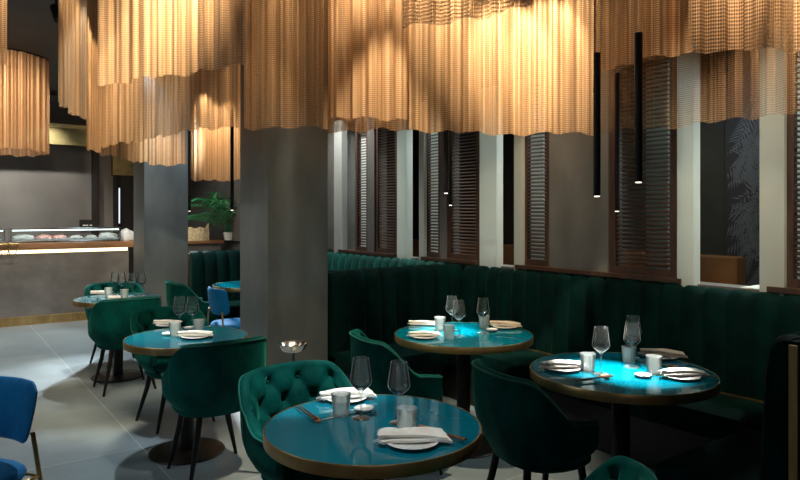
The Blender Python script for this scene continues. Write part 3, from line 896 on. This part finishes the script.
# ------------------------------------------------------------------ chain curtains
def catmull(P, n=14):
    out = []
    Q = [P[0]*2-P[1]]+P+[P[-1]*2-P[-2]]
    for i in range(1, len(Q)-2):
        for k in range(n):
            t = k/n; a, b_, c, d = Q[i-1:i+3]
            out.append(.5*((2*b_)+(c-a)*t+(2*a-5*b_+4*c-d)*t*t+(3*b_-a-3*c+d)*t**3))
    out.append(Q[-2]); return out
def curtain(label, pts, zb, m='veil', ztop=CEIL-.03, seed=0, amp=.011, plan=None):
    """pts: (px, py of the hem) -> plan path at hem height zb"""
    P = plan or [Vector(at(px, py, zb).xy) for px, py in pts]
    path = catmull(P)
    # arc length resample
    S = [0]
    for a, b_ in zip(path[:-1], path[1:]): S.append(S[-1]+(b_-a).length)
    tot = S[-1]; step = .006; nn = int(tot/step)
    r_ = random.Random(seed); ph = [r_.uniform(0, 6.28) for _ in range(8)]
    rows = []; uvs = []; j = 0; al = 0; prev = None
    for i in range(nn+1):
        s = tot*i/nn
        while j < len(S)-2 and S[j+1] < s: j += 1
        t = (s-S[j])/max(1e-9, S[j+1]-S[j]); p = path[j].lerp(path[j+1], t)
        d = (path[j+1]-path[j]).normalized(); nrm = Vector((-d.y, d.x))
        w = amp*(math.sin(s*2*PI/.115+ph[0]+.9*math.sin(s*5.1+ph[1]))+.45*math.sin(s*2*PI/.052+ph[2]+.7*math.sin(s*7+ph[3]))+.9*math.sin(s*2*PI/.41+ph[4]))
        q = p+nrm*w
        if prev is not None: al += (q-prev).length
        prev = q
        hem = zb+.010*math.sin(s*2*PI/.23+ph[5])+.008*math.sin(s*2*PI/.61+ph[6])+.003*math.sin(s*2*PI/.115+ph[0])
        col = []
        for k in range(9):
            f = k/8; sw = (1-f)*.5
            col.append((q.x, q.y, hem+(ztop-hem)*f))
        rows.append(col); uvs.append(al)
    bm = bmesh.new(); V = grid(bm, rows)
    ul = bm.loops.layers.uv.new('UVMap')
    idx = {}
    for i, r2 in enumerate(V):
        for v in r2: idx[v] = uvs[i]
    for f in bm.faces:
        for l in f.loops: l[ul].uv = (idx[l.vert], l.vert.co.z)
    t = thing('chain_curtain', label, 'curtain', (P[0].x, P[0].y, zb), 0, 'hanging copper chain-mesh curtains')
    me_o = link('mesh_veil', bm, M[m], t, True); me_o.location = (-P[0].x, -P[0].y, -zb)
    bm = bmesh.new(); tube(bm, [(p.x, p.y, ztop+.008) for p in path], .010, 8)
    tr = link('track', bm, M['black'], t); tr.location = (-P[0].x, -P[0].y, -zb)
    return t
# right-hand group over the booths
curtain('curtain hanging before the upper half of the near column', [(244,128), (262,128), (290,128), (328,127)], 2.10, 'veil_thin', seed=1)
curtain('long bright curtain across the screens, hem level with the tops of the middle shutters', [(328,131), (370,131), (410,130), (450,132), (500,134), (545,134), (594,133)], 2.10, 'veil', seed=2)
curtain('short bright curtain with arched light just right of the near column', [(328,120), (345,119), (370,118), (400,119), (412,121)], 2.16, 'veil', seed=3)
curtain('dim thin curtain before the right-hand openings, hem rising to the right', [(594,133), (640,129), (700,124), (757,117), (800,110), (860,101)], 2.10, 'veil_sheer', seed=4)
curtain('nearest dark curtain along the top centre edge', [(404,29), (440,24), (480,17), (520,6), (545,-4), (575,-14)], 2.42, 'veil_open', seed=5)
curtain('brown curtain across the top behind the black pendants', [(603,70), (640,60), (692,54)], 2.45, 'veil', seed=6)
curtain('coarse-meshed lit curtain at the top right corner', [(688,54), (715,53), (740,52), (760,46), (785,51), (812,55), (850,60)], 2.30, 'veil_open', seed=7)
# left-hand group
curtain('tall pale curtain fold at the far left of the left-hand group, hem above the bar', [(62,104), (66,110), (76,115), (88,118)], 2.20, 'veil', seed=8)
curtain('curtain dropping lower above the farthest table, left of the far column', [(87,149), (95,152), (106,155), (118,157)], 2.10, 'veil', seed=9)
curtain('widest upper curtain of the left-hand group with the bright spot at its top', [(100,84), (112,83.5), (125,82), (150,78), (180,74), (210,70), (243,65)], 2.32, 'veil', seed=10)
curtain('middle tier curtain crossing in front of the far column', [(87,148), (105,146), (130,142), (160,137), (187,131), (214,128), (240,126)], 2.16, 'veil', seed=11)
curtain('lower tier curtain close before the far column', [(116,158), (134,161), (150,164), (170,165), (187,165)], 2.10, 'veil', seed=12)
curtain('glowing low curtain hanging between the two columns', [(185,181), (200,180), (218,181), (243,180)], 2.02, 'veil', seed=13)
curtain('curtain strip at the upper left corner of the picture', [(-30,60), (-15,62), (0,65), (4,66)], 2.50, 'veil', seed=14)
# round drum of chain mesh at the left
cx, cy = uv(-5.02, 8.0)
plan = [Vector((cx+.62*math.cos(a), cy+.62*math.sin(a))) for a in [k*2*PI/16 for k in range(17)]]
curtain('round drum-shaped chain curtain hanging over the left of the bar', None, 2.32, 'veil', ztop=3.47, seed=15, plan=plan, amp=.012)

# ceiling track spotlights
def track_spot(x, y, z, label, aim):
    t = thing('ceiling_spotlight', label, 'spotlight', (x, y, z), 0, 'black ceiling spotlights')
    d = (Vector(aim)-Vector((x, y, z))).normalized()
    link('stem', tube(bmesh.new(), [(0,0,CEIL-z), (0,0,.0)], .010, 8), M['black'], t)
    link('canister', tube(bmesh.new(), [-d*.06, d*.09], .038, 20), M['black'], t)
    return t
p = at(56, 12, 3.33)
track_spot(p.x, p.y, 3.33, 'black ceiling spotlight left of the left-hand curtains', (1.4,5,.7))

# ------------------------------------------------------------------ light
def spot(x, y, z, aim, e, col=(1,.86,.66), size=60, blend=.6, soft=.04):
    l = bpy.data.lights.new('spot', 'SPOT'); o = bpy.data.objects.new('spot', l); C.objects.link(o)
    l.energy = e*(2.3 if col[2] < .6 else 1); l.color = col; l.spot_size = math.radians(size); l.spot_blend = blend; l.shadow_soft_size = soft
    o.location = (x, y, z); o.rotation_euler = (Vector(aim)-Vector((x, y, z))).to_track_quat('-Z', 'Y').to_euler()
    return o
WARM = (1,.84,.59)
def at_curtain(px, Y, off, zt, e, size=62, z=3.5, side=0, col=WARM):
    """ceiling downlight a little way in front (towards the camera) of a curtain"""
    a = atd(px, Y-off); b_ = atd(px+side, Y)
    return spot(a.x, a.y, z, (b_.x, b_.y, zt), e, col, size, .5, .03)
def graze(px, Y, e, off=.5, half=18, tilt=36, z=3.5):
    # adjustable ceiling spot washing the upper curtain only
    a = atd(px, Y-off); b_ = atd(px, Y)
    return spot(a.x, a.y, z, (b_.x, b_.y, z-off/math.tan(math.radians(tilt))), e, WARM, half*2, .5, .03)
for px_, e_ in ((350,40), (375,36), (405,36), (435,50), (470,75), (510,165), (548,120), (580,40)):
    graze(px_, 4.35, e_)
at_curtain(393, 3.98, .33, 1.7, 190, 44)
graze(725, 3.0, 70); graze(765, 3.0, 100); graze(805, 3.05, 120); graze(640, 3.85, 9)
for px_, e_ in ((112,40), (140,40), (165,110), (195,95), (228,70)):
    graze(px_, 3.55, e_)
graze(75, 4.1, 60); graze(98, 6.0, 60, off=.8)
graze(110, 5.7, 60, off=.8, tilt=32); graze(145, 5.6, 60, off=.8, tilt=32); graze(175, 5.2, 40, off=.8, tilt=32)
at_curtain(213, 9.2, .45, 2.5, 150, 60)
graze(145, 7.0, 45, off=.8, tilt=31); graze(170, 7.0, 45, off=.8, tilt=31)
at_curtain(15, 7.2, .8, 2.9, 60, 70, col=(1,.78,.55))
at_curtain(45, 7.2, .6, 2.9, 50, 70, col=(1,.78,.55))
at_curtain(0, 4.4, .5, 2.9, 40, 70)
graze(262, 4.1, 26); graze(300, 4.1, 22)
COOL = (.84,.95,1)
# floor and tables
spot(3.0, 11.0, 3.3, (.55, 6.6, 0), 0, COOL)
q = uv(-3.5, 10.0); spot(q[0], q[1], 3.3, (*uv(-2.2, 4.6), 0), 1900, COOL, 46, .5, .03)
q = uv(-2.9, 7.6); spot(q[0], q[1], 3.4, (*uv(-3.4, 7.6), 0), 430, COOL, 85, .6, .03)
q = uv(-1.9, 4.9); spot(q[0], q[1], 3.5, (*uv(-2.3, 3.3), 0), 320, COOL, 46, .4, .03)
spot(.7, 1.6, 3.4, (1.34, 2.1, .75), 150, (.95,.98,.96), 25, .6, .03)      # foreground table
spot(1.25, 3.6, 3.4, (1.37, 4.25, .75), 110, (.95,.98,.96), 24, .6, .03)    # left table
spot(1.5, 1.7, 3.4, (1.38, 2.75, .6), 420, (.95,1,.98), 20, .5, .03)      # added to brighten the tufted chair
spot(1.2, .6, 3.3, (*uv(.55, 1.9), .75), 120, (.95,1,.98), 14, .5, .03)  # added narrow spot to brighten the back of the peeking armchair
spot(.3, 5.3, 3.3, (2.08, 4.85, 1.3), 70, COOL, 40, .8)  # added cool spot to brighten the near column's left face
spot(-1.9, 2.3, 3.3, (*uv(-1.75, 2.9), .6), 60, COOL, 30, .6)
# wash on the bar back wall and counter front
for u_ in (-1.2, .3, 1.5):
    spot(u_, 11.6, 3.4, (u_+.1, 12.6, 1.2), 210, (1,.93,.82), 75, .8)
    spot(u_, 9.2, 3.4, (u_, 10.39, .5), 120, (1,.96,.9), 90, .9)
# light behind the screens: in the room beyond and above the far booth
spot(3.2, 4.05, 3.4, (3.3, 4.6, .9), 50, (.85,1,.95), 60, .8)  # added downlight to brighten the fluting of the near partition
spot(3.5, 6.6, 3.3, (4.0, 6.4, 1.0), 190, (1,.97,.9), 90, .7)
for a_, b_ in PALE+[(526,543), (429,439), (360,367), (646,668), (786,860)]:
    vv = W((a_+b_)/2)
    spot(4.95, vv-.25, 2.9, (WU+.1, vv, 2.3 if a_ == 646 else 1.75), 40 if a_ == 646 else 78, (.86,.98,.95), 40 if a_ == 646 else 66, .7, .05)
spot(2.6, 9.3, 3.4, (3.6, 10.6, 1.4), 90, (1,.97,.9), 60)
spot(-2.2, 4.5, 1.9, (-1.6, 5.5, 3.6), 55, (1,.88,.75), 120, 1)  # added mid-air uplight to brighten the ceiling
spot(4.9, 4.5, 3.3, (5.6, 4.5, 1), 20, (1,.8,.5), 120)
spot(5.3, 2.5, 3.3, (6.5, 2.5, 1.6), 80, (.9,.95,1), 110)
# added soft fill areas, one behind the camera and one at the left
def area(x, y, z, aim, e, sx, sy, col):
    l = bpy.data.lights.new('fill_area', 'AREA'); l.shape = 'RECTANGLE'; l.size = sx; l.size_y = sy; l.energy = e; l.color = col
    o = bpy.data.objects.new('fill_area', l); C.objects.link(o); o.location = (x, y, z)
    o.rotation_euler = (Vector(aim)-Vector((x, y, z))).to_track_quat('-Z', 'Y').to_euler()
area(-1.5, -2.0, 3.2, (.6, 3.0, 1.0), 9,
      2.5, 1.5, (.95,.98,1))
area(-2.5, 4.0, 3.4, (.8, 5.0, .8), 38, 2.0, 2.0, (.82,.95,1))

w = bpy.data.worlds.new('world'); bpy.context.scene.world = w; w.use_nodes = True
w.node_tree.nodes['Background'].inputs[0].default_value = (.8,.9,1,1)
w.node_tree.nodes['Background'].inputs[1].default_value = .02
sc = bpy.context.scene
sc.view_settings.view_transform = 'Standard'; sc.view_settings.look = 'None'; sc.view_settings.gamma = 1
sc.view_settings.exposure = 0
try:
    sc.cycles.use_denoising = True; sc.cycles.denoiser = 'OPENIMAGEDENOISE'
    sc.cycles.transparent_max_bounces = 24; sc.cycles.max_bounces = 10; sc.cycles.caustics_refractive = True
    sc.cycles.sample_clamp_indirect = 4
except Exception: pass
